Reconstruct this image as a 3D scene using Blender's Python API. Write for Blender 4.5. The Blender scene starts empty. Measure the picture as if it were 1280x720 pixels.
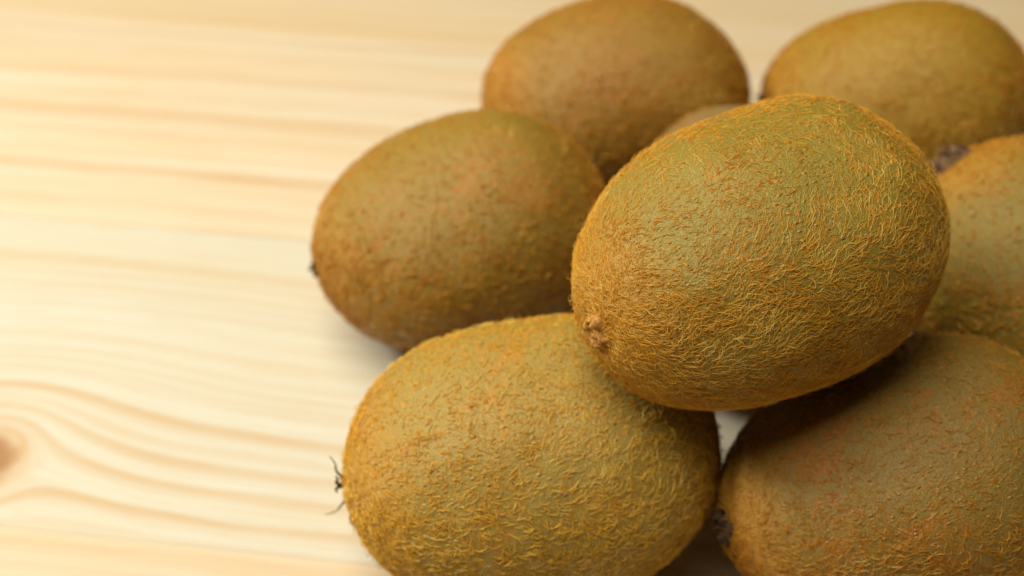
import bpy, bmesh, math, random
import numpy as np
from mathutils import Vector, Matrix, Euler

scene = bpy.context.scene
MM = 0.001
rng = np.random.default_rng(7)
random.seed(7)

# ---------------------------------------------------------------- camera
cam_data = bpy.data.cameras.new('camera')
cam = bpy.data.objects.new('camera', cam_data)
scene.collection.objects.link(cam)
cam.location = (0.0, -0.2111116, 0.2021515)
cam.rotation_euler = (math.radians(90 - 43.70), 0, 0)
cam_data.sensor_fit = 'HORIZONTAL'
cam_data.sensor_width = 36.0
cam_data.lens = 36.0 * 1540.93 / 1280.0
cam_data.clip_start = 0.01
cam_data.clip_end = 20
cam_data.dof.use_dof = True
cam_data.dof.focus_distance = 0.180
cam_data.dof.aperture_fstop = 13.0
cam_data.dof.aperture_blades = 0
scene.camera = cam

# ---------------------------------------------------------------- light
world = bpy.data.worlds.new('World')
scene.world = world
world.use_nodes = True
bg = world.node_tree.nodes['Background']
bg.inputs[0].default_value = (1.0, 0.76, 0.44, 1)
bg.inputs[1].default_value = 0.06


def area(name, target, az, el, dist, size, size_y, power, col):
    d = bpy.data.lights.new(name, 'AREA')
    d.shape = 'RECTANGLE'
    d.size, d.size_y = size, size_y
    d.energy = power
    d.color = col
    o = bpy.data.objects.new(name, d)
    scene.collection.objects.link(o)
    a, e = math.radians(az), math.radians(el)
    v = Vector((math.cos(a) * math.cos(e), math.sin(a) * math.cos(e), math.sin(e)))
    o.location = Vector(target) + v * dist
    o.rotation_euler = v.to_track_quat('Z', 'Y').to_euler()
    return o


area('ceiling_softbox', (0.0, -0.02, 0.03), 196, 74, 0.62, 0.42, 0.40, 4.8, (1.0, 0.95, 0.82))
area('window_light', (0.0, -0.02, 0.03), 176, 43, 0.60, 0.11, 0.14, 2.3, (1.0, 0.97, 0.92))

scene.view_settings.view_transform = 'Standard'
scene.view_settings.look = 'None'
scene.view_settings.exposure = 0.0
scene.view_settings.gamma = 1.0
scene.view_settings.use_curve_mapping = False
scene.cycles.use_denoising = True
scene.cycles.max_bounces = 8

# ---------------------------------------------------------------- helpers
col = scene.collection


def link(name, data, parent=None):
    o = bpy.data.objects.new(name, data)
    col.objects.link(o)
    if parent is not None:
        o.parent = parent
    return o


class NT:
    """Small helper for writing node trees."""

    def __init__(self, name):
        self.mat = bpy.data.materials.new(name)
        self.mat.use_nodes = True
        self.t = self.mat.node_tree
        self.t.nodes.clear()

    def n(self, typ, **kw):
        nd = self.t.nodes.new(typ)
        for k, v in kw.items():
            setattr(nd, k, v)
        return nd

    def set(self, sock, v):
        if isinstance(v, bpy.types.NodeSocket):
            self.t.links.new(v, sock)
        elif v is not None:
            if isinstance(v, (tuple, list)) and len(v) == 3 and sock.type == 'RGBA':
                v = (*v, 1)
            sock.default_value = v

    def math(self, op, a, b=None, c=None, clamp=False):
        nd = self.n('ShaderNodeMath', operation=op, use_clamp=clamp)
        for i, v in enumerate((a, b, c)):
            if v is not None:
                self.set(nd.inputs[i], v)
        return nd.outputs[0]

    def noise(self, vec, scale, detail=2.0, rough=0.5, dist=0.0, dim='3D'):
        nd = self.n('ShaderNodeTexNoise', noise_dimensions=dim)
        if vec is not None:
            self.set(nd.inputs['Vector'], vec)
        nd.inputs['Scale'].default_value = scale
        nd.inputs['Detail'].default_value = detail
        nd.inputs['Roughness'].default_value = rough
        nd.inputs['Distortion'].default_value = dist
        return nd.outputs['Fac']

    def mapr(self, v, a, b, c=0.0, d=1.0, smooth=True):
        nd = self.n('ShaderNodeMapRange', clamp=True)
        nd.interpolation_type = 'SMOOTHSTEP' if smooth else 'LINEAR'
        for i, x in enumerate((v, a, b, c, d)):
            self.set(nd.inputs[i], x)
        return nd.outputs[0]

    def mix(self, f, a, b, blend='MIX'):
        nd = self.n('ShaderNodeMix', data_type='RGBA', blend_type=blend, clamp_factor=True)
        self.set(nd.inputs[0], f)
        self.set(nd.inputs[6], a)
        self.set(nd.inputs[7], b)
        return nd.outputs[2]

    def vec(self, x, y, z):
        nd = self.n('ShaderNodeCombineXYZ')
        for i, v in enumerate((x, y, z)):
            self.set(nd.inputs[i], v)
        return nd.outputs[0]

    def coords_mm(self):
        tc = self.n('ShaderNodeTexCoord')
        s = self.n('ShaderNodeVectorMath', operation='SCALE')
        self.t.links.new(tc.outputs['Object'], s.inputs[0])
        s.inputs['Scale'].default_value = 1000.0
        return s.outputs[0]

    def sep(self, v):
        nd = self.n('ShaderNodeSeparateXYZ')
        self.set(nd.inputs[0], v)
        return nd.outputs

    def bump(self, h, strength, dist, normal=None):
        nd = self.n('ShaderNodeBump')
        nd.inputs['Strength'].default_value = strength
        nd.inputs['Distance'].default_value = dist
        self.set(nd.inputs['Height'], h)
        if normal is not None:
            self.set(nd.inputs['Normal'], normal)
        return nd.outputs[0]

    def out(self, shader):
        o = self.n('ShaderNodeOutputMaterial')
        self.t.links.new(shader, o.inputs[0])
        return self.mat

    def principled(self, color, rough, spec=0.5, normal=None):
        p = self.n('ShaderNodeBsdfPrincipled')
        self.set(p.inputs['Base Color'], color)
        self.set(p.inputs['Roughness'], rough)
        self.set(p.inputs['Specular IOR Level'], spec)
        if normal is not None:
            self.set(p.inputs['Normal'], normal)
        return p.outputs[0]


# ---------------------------------------------------------------- tabletop of glued pine boards
YAW = math.radians(-7.0)
BW = 90.6          # board width, mm
SEAM0 = 11.4       # one seam, mm across the grain


def pine(name, seed, lines, base, late, dark, knot=None, auto=0.0):
    """Pine board seen from its face: x along the grain, y across it (mm)."""
    m = NT(name)
    P = m.coords_mm()
    x, y, z = m.sep(P)
    # slow wander of the growth rings along the board
    wv = m.vec(m.math('MULTIPLY', x, 0.012), m.math('MULTIPLY', y, 0.02), seed * 3.7)
    wander = m.math('MULTIPLY', m.math('SUBTRACT', m.noise(wv, 1.0, 1.0), 0.5), 5.0)
    wv2 = m.vec(m.math('MULTIPLY', x, 0.05), m.math('MULTIPLY', y, 0.12), seed * 1.3)
    wander2 = m.math('MULTIPLY', m.math('SUBTRACT', m.noise(wv2, 1.0, 2.0), 0.5), 1.0)
    w = m.math('ADD', y, m.math('ADD', wander, wander2))
    kr = None
    if knot:
        ku, kv, a, off, L = knot
        du = m.math('SUBTRACT', x, ku)
        dv = m.math('SUBTRACT', y, kv)
        dvw = m.math('ADD', m.math('SUBTRACT', w, kv), 0.0)
        du2 = m.math('MULTIPLY', du, du)
        r2 = m.math('ADD', du2, m.math('MULTIPLY', dv, dv))
        near = m.math('EXPONENT', m.math('MULTIPLY', m.math('MULTIPLY', dv, dv), -1.0 / (34.0 * 34.0)))
        e = m.math('EXPONENT', m.math('MULTIPLY', du2, -1.0 / (L * L)))
        w1 = m.math('ADD', dvw, m.math('MULTIPLY', m.math('MULTIPLY', m.math('SUBTRACT', 1.0, e), off), near))
        fl = m.math('SUBTRACT', 1.0, m.math('DIVIDE', a * a, m.math('MAXIMUM', r2, a * a * 0.5)))
        w = m.math('ADD', m.math('MULTIPLY', w1, fl), m.math('SUBTRACT', kv, m.math('MULTIPLY', near, off)))
        kr = m.math('SQRT', r2)
    # pale / tan drift
    c = m.mix(m.mapr(m.noise(m.vec(m.math('MULTIPLY', x, 0.006), m.math('MULTIPLY', w, 0.06), seed), 1.0, 2.0), .35, .7), base, late)
    # late-wood lines: soft on one side, crisper on the other
    tot = None
    for pos, width, amp in lines:
        d = m.math('SUBTRACT', w, pos)
        neg = m.math('MULTIPLY', m.math('MINIMUM', d, 0.0), 1.25 / width)
        posi = m.math('MULTIPLY', m.math('MAXIMUM', d, 0.0), 3.0 / width)
        q = m.math('ADD', m.math('MULTIPLY', neg, neg), m.math('MULTIPLY', posi, posi))
        g = m.math('MULTIPLY', m.math('EXPONENT', m.math('MULTIPLY', q, -1.0)), amp)
        tot = g if tot is None else m.math('MAXIMUM', tot, g)
    if auto:
        ph = m.math('MULTIPLY', w, auto)
        ir = m.noise(m.vec(0.0, m.math('MULTIPLY', w, 0.05), seed + 9.0), 1.0, 2.0)
        ph = m.math('ADD', ph, m.math('MULTIPLY', ir, 3.0))
        fr = m.math('FRACT', ph)
        g = m.math('MULTIPLY', m.math('POWER', fr, 3.0), m.mapr(fr, 1.0, 0.9))
        strength = m.mapr(m.noise(m.vec(m.math('MULTIPLY', x, 0.004), m.math('MULTIPLY', w, 0.07), seed + 4.0), 1.0, 1.0),   .35, .65, .10, .55)
        g = m.math('MULTIPLY', g, strength)
        tot = g if tot is None else m.math('MAXIMUM', tot, g)
    vary = m.mapr(m.noise(m.vec(m.math('MULTIPLY', x, 0.02), m.math('MULTIPLY', w, 0.05), seed + 2.0), 1.0, 2.0), .25, .7, .55, 1.0)
    tot = m.math('MULTIPLY', tot, vary)
    c = m.mix(tot, c, dark)
    # fine fibre streaks and short resin ducts
    fib = m.noise(m.vec(m.math('MULTIPLY', x, 0.035), m.math('MULTIPLY', w, 1.6), seed + 5.0), 1.0, 4.0, 0.6)
    c = m.mix(m.mapr(fib, .38, .72, 0.0, 0.34), c, dark)
    duct = m.noise(m.vec(m.math('MULTIPLY', x, 0.16), m.math('MULTIPLY', w, 3.2), seed + 6.0), 1.0, 1.0)
    c = m.mix(m.mapr(duct, .68, .78, 0.0, 0.30), c, (dark[0] * .72, dark[1] * .62, dark[2] * .5))
    if kr is not None:
        rn = m.math('ADD', kr, m.math('MULTIPLY', m.math('SUBTRACT', m.noise(P, 0.35, 2.0), .5), 2.6))
        c = m.mix(m.mapr(rn, 15.0, 4.5, 0.0, 0.75), c, (0.54, 0.34, 0.15))
        c = m.mix(m.mapr(rn, 8.0, 4.0, 0.0, 0.9), c, (0.34, 0.165, 0.06))
    nrm = m.bump(fib, 0.10, 0.0002)
    nrm = m.bump(tot, 0.06, 0.0003, nrm)
    rough = m.mapr(fib, .3, .7, .42, .56)
    return m.out(m.principled(c, rough, 0.35, nrm))


def board_mesh(name, length, width, thick, bev):
    bm = bmesh.new()
    bmesh.ops.create_cube(bm, size=1.0)
    for v in bm.verts:
        v.co = Vector((v.co.x * length, v.co.y * width, v.co.z * thick - thick / 2))
    bmesh.ops.bevel(bm, geom=bm.edges[:], offset=bev, segments=2, affect='EDGES', profile=0.5)
    me = bpy.data.meshes.new(name)
    bm.to_mesh(me)
    bm.free()
    return me


tabletop = link('tabletop', None)
tabletop['kind'] = 'structure'
tabletop['label'] = 'pale varnished pine tabletop of wide glued boards under the kiwifruit'
tabletop.rotation_euler = (0, 0, YAW)

CREAM, TAN, RING = (0.610, 0.588, 0.465), (0.64, 0.53, 0.34), (0.535, 0.355, 0.165)
bc = SEAM0 - BW / 2        # centre of the board with the knot
main_lines = [(v - bc, w, a) for v, w, a in [
    (-4.9, 3.0, .42), (-13.5, 2.6, .30), (-16.5, 1.6, .26), (-20.0, 1.8, .34), (-25.7, 2.0, .18), (-31.5, 2.4, .34), (-37.5, 1.6, .22),
    (-43.5, 1.6, .30), (-51.7, 3.0, .80), (-57.0, 2.2, .42), (-60.9, 2.6, .80), (-66.6, 2.4, .78), (-73.2, 2.2, .80), (-78.6, 3.0, .3)]]
uc = SEAM0 + BW / 2
up_lines = [(v - uc, w, a) for v, w, a in [
    (33.5, 4.2, .85), (26.5, 5.0, .25), (19.0, 6.0, .35), (58.5, 6.0, .60), (66.0, 3.0, .30), (49.5, 3.0, .35), (78.0, 5.0, .45), (90.0, 5.0, .35), (99.0, 4.0, .5)]]
lc = SEAM0 - BW * 1.5
low_lines = [(v - lc, w, a) for v, w, a in [(-81.5, 4.0, .4), (-86.5, 2.6, .35), (-90.0, 2.0, .3), (-97, 3, .4)]]
mat_main = pine('pine_knotty', 1.0, main_lines, CREAM, (0.615, 0.565, 0.42), RING, knot=(-102.4, -64.0 - bc, 10.0, 7.0, 30.0), auto=.21)
mat_up = pine('pine_tan', 5.0, up_lines, (0.69, 0.605, 0.44), (0.68, 0.555, 0.36), (0.55, 0.345, 0.155), auto=.17)
mat_low = pine('pine_warm', 8.0, low_lines, (0.655, 0.55, 0.38), (0.65, 0.52, 0.33), RING, auto=.09)
mat_more = [pine('pine_board', 12.0 + k * 3.1, [], (0.66, 0.54, 0.35), (0.65, 0.505, 0.30), (0.57, 0.38, 0.18), auto=.12) for k in range(2)]
for k in range(-5, 7):
    me = board_mesh('board', 1.5, (BW - 0.06) * MM, 0.020, 0.00025)
    me.materials.append({0: mat_up, -1: mat_main, -2: mat_low}.get(k, mat_more[k % 2]))
    b = link('board', me, tabletop)
    b.location = (0, (SEAM0 + BW * (k + .5)) * MM, (-0.00012 if k % 2 else 0.0))

# ---------------------------------------------------------------- kiwifruit


def skin_material(green, brown, gmix, fleck, tip, a_len, seed, tipw=(.70, 1.0), rough=.44, spec=.55):
    m = NT('kiwi_skin')
    P = m.coords_mm()
    off = m.n('ShaderNodeVectorMath', operation='ADD')
    m.set(off.inputs[0], P)
    off.inputs[1].default_value = (seed * 13.1, seed * 7.7, seed * 3.3)
    Q = off.outputs[0]
    x, y, z = m.sep(P)
    big = m.noise(Q, 0.075, 3.0, 0.55)
    mid = m.noise(Q, 0.55, 3.0, 0.6, 0.6)
    fine = m.noise(Q, 2.3, 3.0, 0.65)
    c = m.mix(m.mapr(m.math('ADD', big, m.math('MULTIPLY', m.math('SUBTRACT', mid, .5), .9)), .62 - gmix * .4, .40 - gmix * .3), green, brown)
    # small corky reddish flecks, and grey-green lenticel dots
    v = m.n('ShaderNodeTexVoronoi', feature='F1')
    st = m.n('ShaderNodeVectorMath', operation='MULTIPLY')
    m.set(st.inputs[0], Q)
    st.inputs[1].default_value = (.62, 1.0, 1.0)
    m.set(v.inputs['Vector'], st.outputs[0])
    v.inputs['Scale'].default_value = 1.05
    v.inputs['Randomness'].default_value = 1.0
    on = m.math('GREATER_THAN', m.sep(v.outputs['Color'])[0], .42)
    spot = m.math('MULTIPLY', m.mapr(m.math('ADD', v.outputs['Distance'], m.math('MULTIPLY', fine, .25)), .46, .22), on)
    c = m.mix(m.math('MULTIPLY', spot, .7), c, fleck)
    pale = m.mapr(m.noise(Q, 1.5, 2.0, 0.5), .60, .72, 0.0, .35)
    c = m.mix(pale, c, (green[0] * 1.25, green[1] * 1.35, green[2] * 2.2))
    c = m.mix(m.mapr(fine, .35, .7, .25, 0.0), c, (brown[0] * .5, brown[1] * .42, brown[2] * .4))
    # the fruit turns orange-brown towards its two ends
    ends = m.math('ADD', m.math('MULTIPLY', m.math('ABSOLUTE', x), 1.0 / a_len), m.math('MULTIPLY', m.math('SUBTRACT', mid, .5), .22))
    c = m.mix(m.mapr(ends, tipw[0], tipw[1], 0.0, .7), c, tip)
    h = m.math('ADD', m.math('MULTIPLY', mid, .5), m.math('ADD', m.math('MULTIPLY', fine, .5), m.math('MULTIPLY', spot, .5)))
    grain = m.noise(Q, 4.6, 2.0, 0.6)
    nrm = m.bump(grain, 0.5, 0.00016, m.bump(h, 0.7, 0.0006))
    r = m.mapr(mid, .3, .7, rough - .06, rough + .10)
    return m.out(m.principled(c, r, spec, nrm))


def hair_material(root_c, tip_c, gold, stub):
    m = NT('kiwi_fuzz')
    at = m.n('ShaderNodeAttribute', attribute_name='tint')
    s = m.sep(at.outputs['Vector'])
    c = m.mix(s[0], root_c, tip_c)
    c = m.mix(m.mapr(s[1], .68, 1.1, 0.0, 1.0), c, gold)
    c = m.mix(s[2], c, stub)
    p = m.principled(c, .48, .18)
    tr = m.n('ShaderNodeBsdfTranslucent')
    m.set(tr.inputs[0], c)
    mx = m.n('ShaderNodeMixShader')
    mx.inputs[0].default_value = .30
    m.t.links.new(p, mx.inputs[1])
    m.t.links.new(tr.outputs[0], mx.inputs[2])
    return m.out(mx.outputs[0])


def plain_material(name, ca, cb, scale, rough=.54, bumpd=.0003, spec=.10):
    m = NT(name)
    P = m.coords_mm()
    f = m.noise(P, scale, 4.0, .65)
    c = m.mix(m.mapr(f, .35, .65), ca, cb)
    return m.out(m.principled(c, rough, spec, m.bump(f, .7, bumpd)))


class Wobble:
    """Smooth 3D noise as a sum of sine waves; works on arrays of points in mm."""

    def __init__(self, seed, lo, hi, n=14):
        r = np.random.default_rng(seed)
        d = r.normal(size=(n, 3))
        d /= np.linalg.norm(d, axis=1)[:, None]
        lam = r.uniform(lo, hi, n)
        self.k = d * (2 * np.pi / lam)[:, None]
        self.ph = r.uniform(0, 2 * np.pi, n)
        self.s = 1.0 / math.sqrt(n / 2)

    def __call__(self, p):
        return np.sin(p @ self.k.T + self.ph).sum(-1) * self.s


class Form:
    """The fruit's outline: a barrel turned round local x, a little uneven. Units mm."""

    def __init__(self, a, b, p, g, seed):
        self.a, self.b, self.p, self.g = a, b, p, g
        self.lump = Wobble(seed, 26, 60, 8)
        self.dent = Wobble(seed + 50, 7, 16, 12)

    def F(self, q):
        t = q[:, 0] / self.a
        tc = np.clip(t, -1.1, 1.1)
        return np.abs(t) ** self.p + (q[:, 1] ** 2 + q[:, 2] ** 2) / (self.b * (1 + self.g * tc)) ** 2 - 1

    def grad(self, q):
        e = 1e-3
        return np.stack([(self.F(q + e * np.eye(3)[i]) - self.F(q - e * np.eye(3)[i])) / (2 * e) for i in range(3)], 1)

    def disp(self, q):
        return 0.42 * self.lump(q) + 0.08 * self.dent(q)

    def project(self, q):
        for _ in range(3):
            g = self.grad(q)
            q = q - (self.F(q) / (g * g).sum(1))[:, None] * g
        g = self.grad(q)
        return q, g / np.linalg.norm(g, axis=1)[:, None]

    def surface(self, q):
        s, n = self.project(q)
        return s + n * self.disp(s)[:, None], n


def mesh_from(name, V, Fq, mat, smooth=True):
    me = bpy.data.meshes.new(name)
    nf = len(Fq)
    k = Fq.shape[1]
    me.vertices.add(len(V))
    me.vertices.foreach_set('co', np.ascontiguousarray(V, dtype=np.float32).ravel())
    me.loops.add(nf * k)
    me.loops.foreach_set('vertex_index', np.ascontiguousarray(Fq, dtype=np.int32).ravel())
    me.polygons.add(nf)
    me.polygons.foreach_set('loop_start', np.arange(0, nf * k, k, dtype=np.int32))
    me.polygons.foreach_set('loop_total', np.full(nf, k, dtype=np.int32))
    me.polygons.foreach_set('use_smooth', np.full(nf, smooth, dtype=bool))
    me.materials.append(mat)
    me.update()
    me.validate()
    return me


def body_mesh(form, mat, nt=90, nf=120):
    """Closed skin: cube-sphere style rings between two poles on x."""
    th = np.linspace(0, np.pi, nt + 1)[1:-1]
    ph = np.linspace(0, 2 * np.pi, nf, endpoint=False)
    T, H = np.meshgrid(th, ph, indexing='ij')
    q = np.stack([-np.cos(T) * form.a, np.sin(T) * np.cos(H) * form.b, np.sin(T) * np.sin(H) * form.b], -1).reshape(-1, 3)
    q = np.concatenate([q, [[-form.a, 0, 0], [form.a, 0, 0]]])
    V, n = form.surface(q)
    nr = nt - 1
    i = np.arange(nr - 1)[:, None] * nf
    j = np.arange(nf)[None]
    j2 = (j + 1) % nf
    quads = np.stack([i + j, i + nf + j, i + nf + j2, i + j2], -1).reshape(-1, 4)[:, ::-1]
    A, B = nr * nf, nr * nf + 1
    jj = np.arange(nf)
    capA = np.stack([np.full(nf, A), jj, (jj + 1) % nf], -1)[:, ::-1]
    base = (nr - 1) * nf
    capB = np.stack([np.full(nf, B), base + (jj + 1) % nf, base + jj], -1)[:, ::-1]
    tri = np.concatenate([quads[:, [0, 1, 2]], quads[:, [0, 2, 3]], capA, capB])
    return mesh_from('skin', V * MM, tri, mat)


def fuzz_mesh(form, mat, n, seed, length=(2.0, 4.2), rad=.05, lift=(.15, .55), swirl=.9, curl=1.0, top_thin=.5, seg=4, axis=(0, 0, 1), clump=.35):
    """Short bent hairs lying on the skin; each a tapered three-sided tube."""
    r = np.random.default_rng(seed)
    up = np.array(axis)
    # points spread over the surface by area, fewer on the worn upper side
    m = int(n * 3.2)
    t = r.uniform(-1, 1, m)
    tt = np.arccos(np.clip(t, -1, 1))
    ph = r.uniform(0, 2 * np.pi, m)
    q = np.stack([-np.cos(tt) * form.a, np.sin(tt) * np.cos(ph) * form.b, np.sin(tt) * np.sin(ph) * form.b], -1)
    q, nr = form.project(q)
    patch = Wobble(seed + 1, 5, 22, 14)
    keep = 1.0 - top_thin * np.clip(nr @ up * 1.5 - .2, 0, 1) + .12 * patch(q)
    ends = np.clip((np.abs(q[:, 0]) / form.a - .7) / .3, 0, 1)
    keep = np.clip((keep + .5 * ends) / 1.5, .12, 1)
    sel = np.where(r.uniform(0, 1, m) < keep)[0][:n]
    q, nr, ends = q[sel], nr[sel], ends[sel]
    worn = np.clip(nr @ up * 1.5 - .2, 0, 1)
    n = len(q)
    ax = np.array([1.0, 0, 0]) - nr * nr[:, :1]
    ax /= np.maximum(np.linalg.norm(ax, axis=1), 1e-4)[:, None]
    ay = np.cross(nr, ax)
    w1, w2 = Wobble(seed + 2, 9, 34, 12), Wobble(seed + 3, 2.2, 6, 16)
    ang = swirl * (.75 * w1(q) + clump * w2(q)) + r.normal(0, .30, n)
    short = r.uniform(0, 1, n) < .12 + .62 * worn
    L = r.uniform(*length, n) * np.where(short, .38, 1.0) * (1 - .25 * ends)
    lf = r.uniform(*lift, n) * (1 + .6 * ends) * np.where(r.uniform(0, 1, n) < .05, 2.0, 1) * np.where(short, .5, 1.0)
    kap = r.normal(0, curl, n) * .35
    kink = r.normal(0, .22, n)
    S = np.linspace(0, 1, seg + 1)
    pts = np.zeros((n, seg + 1, 3))
    cur = q.copy()
    a = ang.copy()
    for i, s in enumerate(S):
        if i:
            d = np.cos(a)[:, None] * ax + np.sin(a)[:, None] * ay
            cur = cur + d * (L / seg)[:, None]
            a = a + kap + kink * (1 if i % 2 else -1)
        sp, sn = form.surface(cur)
        h = -.06 + lf * (np.sin(min(s * 1.25, 1) * np.pi / 2) - .45 * max(0, s - .55) / .45)
        pts[:, i] = sp + sn * h[:, None]
    tan = np.gradient(pts, axis=1)
    tan /= np.maximum(np.linalg.norm(tan, axis=2), 1e-6)[..., None]
    b1 = np.cross(tan, nr[:, None, :])
    b1 /= np.maximum(np.linalg.norm(b1, axis=2), 1e-6)[..., None]
    b2 = np.cross(tan, b1)
    R = rad * (r.uniform(.7, 1.3, n) * np.where(short, 1.45, 1.0))[:, None] * np.interp(S, [0, .3, .75, 1], [1.15, 1.0, .7, .15])[None]
    rings = []
    for k in range(3):
        c, s = math.cos(k * 2.0944 + .5), math.sin(k * 2.0944 + .5)
        rings.append(pts + (b1 * c + b2 * s) * R[..., None])
    V = np.stack(rings, 2)[:, :seg]                     # n, seg, 3, 3
    tip = pts[:, seg:seg + 1]
    per = seg * 3 + 1
    VV = np.concatenate([V.reshape(n, seg * 3, 3), tip], 1)
    f = []
    for i in range(seg - 1):
        for k in range(3):
            k2 = (k + 1) % 3
            A, B, C, D = i * 3 + k, i * 3 + k2, i * 3 + 3 + k2, i * 3 + 3 + k
            f += [(A, B, C), (A, C, D)]
    for k in range(3):
        f.append(((seg - 1) * 3 + k, (seg - 1) * 3 + (k + 1) % 3, seg * 3))
    f = np.array(f)
    Fq = (np.arange(n)[:, None, None] * per + f[None]).reshape(-1, 3)
    me = mesh_from('fuzz', VV.reshape(-1, 3) * MM, Fq, mat)
    sv = np.concatenate([np.repeat(S[:seg], 3), [1.0]])
    tint = np.zeros((n, per, 4), np.float32)
    tint[..., 0] = sv[None] * .7 + r.uniform(-.3, .5, n)[:, None]
    tint[..., 1] = r.uniform(0, 1, n)[:, None] + .12 * w1(q)[:, None]
    tint[..., 2] = (short * r.uniform(.1, .9, n) + .10 * np.clip(patch(q) - .3, 0, 1))[:, None]
    tint[..., 3] = 1
    at = me.color_attributes.new('tint', 'FLOAT_COLOR', 'POINT')
    at.data.foreach_set('color', np.clip(tint, 0, 1).astype(np.float32).ravel())
    return me


def tube(bm, pts, radii, n=6):
    rings = []
    pts = [Vector(p) for p in pts]
    for i, p in enumerate(pts):
        d = (pts[min(i + 1, len(pts) - 1)] - pts[max(i - 1, 0)]).normalized()
        u = d.orthogonal().normalized()
        v = d.cross(u)
        rings.append([bm.verts.new(p + (u * math.cos(2 * math.pi * k / n) + v * math.sin(2 * math.pi * k / n)) * radii[i]) for k in range(n)])
    for a, b in zip(rings, rings[1:]):
        for k in range(n):
            bm.faces.new((a[k], a[(k + 1) % n], b[(k + 1) % n], b[k]))
    bm.faces.new(rings[0][::-1])
    bm.faces.new(rings[-1])


def bm_obj(name, bm, mat, parent, smooth=True):
    bmesh.ops.recalc_face_normals(bm, faces=bm.faces[:])
    me = bpy.data.meshes.new(name)
    bm.to_mesh(me)
    bm.free()
    for p in me.polygons:
        p.use_smooth = smooth
    me.materials.append(mat)
    return link(name, me, parent)


def scar_mesh(form, end, R, H, seed, crater=.45, rough=.54, ny=0.0, nz=0.0):
    """Knobbly disc on the pole: raised ragged rim round a sunken middle (mm)."""
    bm = bmesh.new()
    w, w2 = Wobble(seed, 1.6, 4, 14), Wobble(seed + 1, .7, 1.6, 14)
    nr, na = 14, 40
    rows = []
    for i in range(nr + 1):
        f = i / nr
        row = []
        for k in range(na):
            a = 2 * math.pi * k / na
            rr = R * f * (1 + .12 * math.sin(3 * a + seed) + .08 * math.sin(5 * a + 2 * seed))
            q = np.array([[end * form.a, rr * math.cos(a) + ny, rr * math.sin(a) + nz]])
            s, n = form.surface(q)
            prof = H * (math.exp(-((f - .52) / .30) ** 2) - crater * math.exp(-(f / .28) ** 2))
            hgt = prof + rough * H * (.5 * w(s)[0] + .35 * w2(s)[0]) * (1 - f ** 3) - .12 * f ** 4 - .02
            row.append(bm.verts.new(Vector((s[0] + n[0] * hgt)) * MM))
        rows.append(row)
    for i in range(nr):
        for k in range(na):
            k2 = (k + 1) % na
            if i == 0:
                continue
            bm.faces.new((rows[i][k], rows[i][k2], rows[i + 1][k2], rows[i + 1][k]))
    bm.faces.new(rows[1])
    for v in rows[0]:
        bm.verts.remove(v)
    return bm


def bristle_obj(root, form, mat, strands, end=-1, name='dry_style'):
    """Dried flower strands at the fruit's end; each a bent tapering thread. Points given as (x beyond the pole, y, z) mm."""
    for pts, r0 in strands:
        bm = bmesh.new()
        P = [Vector((end * (form.a + p[0]), p[1], p[2])) * MM for p in pts]
        # smooth the polyline
        sm = []
        for i in range(len(P) - 1):
            a0, a1, a2, a3 = P[max(i - 1, 0)], P[i], P[i + 1], P[min(i + 2, len(P) - 1)]
            for t in (0, .25, .5, .75):
                sm.append(.5 * ((2 * a1) + (a2 - a0) * t + (2 * a0 - 5 * a1 + 4 * a2 - a3) * t * t + (3 * a1 - a0 - 3 * a2 + a3) * t ** 3))
        sm.append(P[-1])
        rr = [r0 * MM * (1 - .75 * i / (len(sm) - 1)) for i in range(len(sm))]
        tube(bm, sm, rr)
        o = bm_obj(name, bm, mat, root)
        place(o, root)


def place(o, root):
    o.location = root['_c']
    o.rotation_euler = root['_r']


# x, y, z, yaw, tilt, half length, half width, barrel power, taper
FIT = {
    'T': [40.1911, -61.4735, 66.3179, 0.5118, -0.0473, 31.8601, 23.8066, 2.649, 0.0641],
    'FL': [3.7698, -71.5672, 26.0851, 0.1888, -0.0338, 33.8731, 26.1136, 2.2647, -0.0139],
    'BR': [68.7387, -77.3629, 25.794, 0.2344, 0.0451, 32.591, 25.6717, 2.2756, 0.1355],
    'LM': [-10.8744, -8.5579, 25.1131, 0.3132, 0.0522, 32.2011, 25.1453, 2.4421, 0.0433],
    'BC': [25.7731, 43.6002, 24.7603, 0.1447, -0.0231, 32.6538, 24.586, 2.4623, 0.051],
    'BB': [93.975, 39.9408, 24.7707, -0.0686, 0.0285, 32.0032, 24.7406, 2.1944, 0.0951],
    'R': [108.0, -29.0, 28.1978, -0.8722, -0.5139, 31.964, 26.1, 2.5321, -0.0038],
    'H': [46.9168, -12.3767, 25.0128, 1.3021, -0.0018, 32.4907, 25.0128, 2.4968, -0.0002],
}
GREEN, BROWN, FLECK, TIP = (0.225, 0.185, 0.050), (0.270, 0.145, 0.030), (0.38, 0.165, 0.022), (0.52, 0.255, 0.030)
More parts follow.
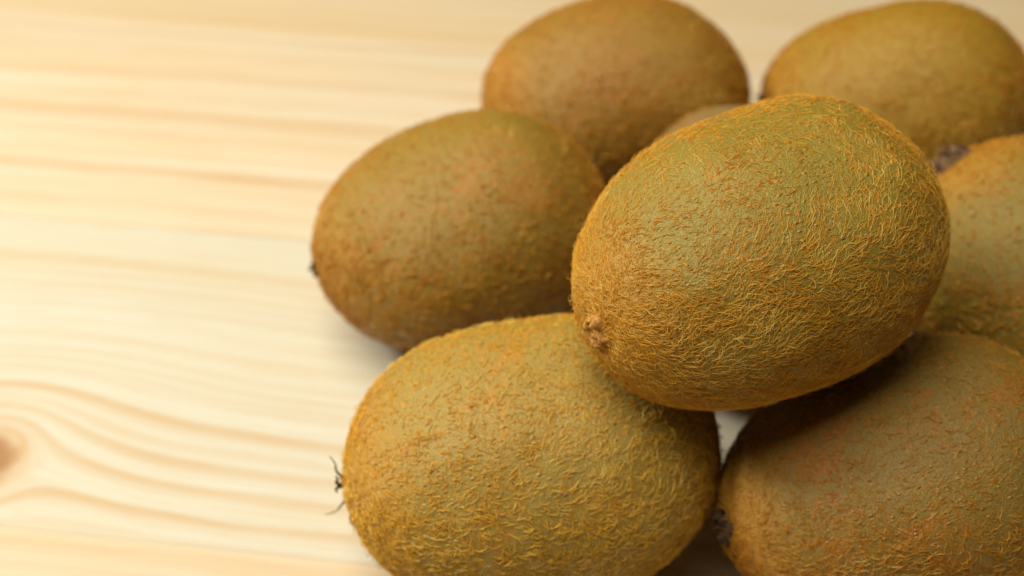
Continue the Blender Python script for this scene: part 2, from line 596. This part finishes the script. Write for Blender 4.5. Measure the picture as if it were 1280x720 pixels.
# green mix, brown shift, hairs, rough, label
LOOK = {
    'T': dict(fleck=(.47, .165, .018), green=(0.27, 0.202, 0.02), brown=(0.4, 0.195, 0.008), g=.62, hairs=46000, rad=.032, length=(1.8, 4.0), rough=.36,
              label='large hairy green-brown kiwifruit lying on top of the pile'),
    'FL': dict(tipw=(.66, .95), green=(.375,.258,.040), brown=(.490,.245,.022), g=.50, hairs=33000, rad=.055, length=(1.6, 3.2), rough=.36,
               label='golden-olive kiwifruit at the front left with dark dry strands on its left end'),
    'BR': dict(green=(0.235, 0.155, 0.02), brown=(0.33, 0.13, 0.008), g=.40, hairs=28000, rad=.046, length=(1.6, 3.4), rough=.36,
               label='brown kiwifruit in the front right corner under the topmost one'),
    'LM': dict(green=(0.32, 0.2, 0.02), brown=(0.39, 0.175, 0.01), g=.35, hairs=14000, rad=.10, length=(0.9, 1.9), rough=.36,
               label='brown kiwifruit lying farthest left with a tiny dark tip over bare wood'),
    'BC': dict(tipw=(.64, .95), green=(0.335, 0.182, 0.016), brown=(0.39, 0.16, 0.01), g=.35, hairs=13000, rad=.10, length=(1.2, 2.4), rough=.36,
               label='blurred brown kiwifruit at the back, left of the gap showing bare wood'),
    'BB': dict(green=(.380,.220,.011), brown=(.430,.185,.009), g=.50, hairs=13000, rad=.10, length=(1.2, 2.4), rough=.36,
               label='blurred olive-yellow kiwifruit at the back right, beyond the one with a dark stem scar'),
    'R': dict(tipw=(.60, .96), green=(.235,.165,.012), brown=(.330,.130,.005), g=.40, hairs=15000, rad=.10, length=(1.2, 2.6), rough=.36,
              label='orange-brown kiwifruit at the right edge with a dark crusty stem scar on its far end'),
    'H': dict(green=(0.3, 0.2, 0.065), brown=(0.33, 0.19, 0.05), g=.35, hairs=6000, rad=.06, length=(1.2, 2.4), rough=.36,
              label='mostly hidden greyish-brown kiwifruit peeking out behind the topmost one'),
}
mat_fuzz = hair_material((.74, .35, .020), (.95, .60, .080), (.98, .76, .21), (.72, .245, .015))
mat_fuzz_gold = hair_material((.82, .45, .030), (.97, .68, .11), (.98, .80, .25), (.82, .36, .026))
mat_fuzz_dim = hair_material((.58, .245, .018), (.80, .43, .055), (.88, .61, .14), (.60, .205, .016))
mat_scar = plain_material('corky_scar', (.50, .26, .06), (.24, .095, .018), .9, .75, .0004)
mat_dark = plain_material('dry_dark', (.034, .020, .011), (.105, .062, .034), 1.2, .7, .0003)
mat_crust = plain_material('stem_crust', (.045, .022, .009), (.20, .115, .055), .6, .7, .0006)

FORMS, ROOTS = {}, {}
for idx, (key, f) in enumerate(FIT.items()):
    x, y, z, yaw, tilt, a, b, p, g = f
    lk = LOOK[key]
    b = b - .35 if key != 'H' else b + .35
    form = Form(a + (.5 if key in ('FL', 'LM') else .9 if key == 'BB' else 0), b, p, g, 100 + idx * 17)
    R = Matrix.Rotation(yaw, 3, 'Z') @ Matrix.Rotation(-tilt, 3, 'Y')
    eul = R.to_euler()
    skin = skin_material(lk['green'], lk['brown'], lk['g'], lk.get('fleck', FLECK), TIP, a, idx + 1.0, rough=lk['rough'], tipw=lk.get('tipw', (.70, 1.0)))
    me = body_mesh(form, skin)
    Rn = np.array(R)
    co = np.zeros(len(me.vertices) * 3, np.float32)
    me.vertices.foreach_get('co', co)
    wz = (co.reshape(-1, 3) @ Rn.T)[:, 2]
    zc = z * MM if key == 'T' else -float(wz.min())
    root = link('kiwifruit', None)
    base = 0.0 if key != 'T' else zc + float(wz.min())
    root.location = (x * MM, y * MM, base)
    root.empty_display_size = .01
    root['label'] = lk['label']
    root['category'] = 'kiwifruit'
    root['group'] = 'kiwifruit piled on the pine table'
    root['_c'] = (0.0, 0.0, zc - base)
    root['_r'] = tuple(eul)
    tc = np.linalg.inv(Rn) @ np.array([cam.location.x / MM - x, cam.location.y / MM - y, cam.location.z / MM - z])
    root['_cam'] = [float(v) for v in tc / np.linalg.norm(tc)]
    place(link('skin', me, root), root)
    up = np.linalg.inv(Rn) @ np.array([-.25, .1, .96])
    near = key in ('T', 'FL', 'BR')
    fm = fuzz_mesh(form, mat_fuzz if key == 'T' else mat_fuzz_gold if key == 'FL' else mat_fuzz_dim, lk['hairs'], 300 + idx * 11, lk['length'], lk['rad'],
                   top_thin=.62 if key == 'T' else .45, seg=4 if near else 3, axis=up,
                   swirl=1.0 if key != 'FL' else 1.2, clump=.35 if key == 'T' else .6)
    fo = link('fuzz', fm, root)
    fo['kind'] = 'stuff'
    place(fo, root)
    FORMS[key], ROOTS[key] = form, root

# ends of the fruit
for key, end, Rr, Hh, mat in [('T', -1, 3.2, 1.4, mat_scar), ('FL', -1, 2.6, .7, mat_scar), ('LM', -1, 2.2, .8, mat_dark),
                              ('BR', -1, 4.2, 1.2, mat_dark), ('R', -1, 5.8, 2.2, mat_crust), ('BB', -1, 3.0, .8, mat_dark)]:
    cl = ROOTS[key]['_cam']
    o = bm_obj('stem_scar' if key in ('R', 'BR', 'BB') else 'blossom_end', scar_mesh(FORMS[key], end, Rr, Hh, 900 + len(key) + int(Rr * 10), crater=.15 if key == 'T' else .45, ny=-1.6 if key == 'T' else 4.2 * cl[1] if key == 'R' else 0.0, nz=-1.4 if key == 'T' else 4.2 * cl[2] if key == 'R' else 0.0), mat, ROOTS[key])
    place(o, ROOTS[key])
bristle_obj(ROOTS['FL'], FORMS['FL'], mat_dark, [
    ([(-.3, .6, 1.4), (.7, .9, 3.0), (.8, 1.0, 5.0), (1.6, .8, 7.4)], .28),
    ([(-.2, -.4, .4), (.9, -.3, 1.2), (.6, -.3, 2.4), (1.0, -.4, 3.2)], .42),
    ([(-.2, -.2, .2), (1.1, -.4, -.2), (.9, -.6, -1.2)], .40),
    ([(-.6, -.6, -3.4), (.5, -.5, -5.0), (1.4, -.2, -6.9), (3.5, .4, -8.4)], .25),
    ([(-1.2, -4.2, -3.4), (-.9, -5.0, -3.9), (-1.9, -6.4, -4.8)], .42),
])
bristle_obj(ROOTS['LM'], FORMS['LM'], mat_dark, [([(-.3, 0, .2), (.9, .1, .3), (1.5, .2, .6)], .5)])
bristle_obj(ROOTS['BR'], FORMS['BR'], mat_dark, [
    ([(-.4, -2.2, 1.6), (.8, -2.6, 1.4), (.9, -3.2, .2), (.2, -3.6, -.8)], .5),
    ([(-.4, 1.2, 3.0), (.6, 1.2, 3.6), (.7, .4, 4.6)], .45),
    ([(-.8, -4.0, -1.2), (.1, -4.6, -1.8), (-.6, -5.0, -2.8)], .5)])
bristle_obj(ROOTS['T'], FORMS['T'], mat_dark, [
    ([(-.2, -1.6, -1.8), (.8, -1.9, -2.0), (1.0, -2.0, -2.5)], .22),
    ([(.2, .5, -2.0), (1.2, .6, -2.2), (1.3, .9, -2.6)], .2)])
for r_ in ROOTS.values():
    del r_['_cam']
    del r_['_c']
    del r_['_r']
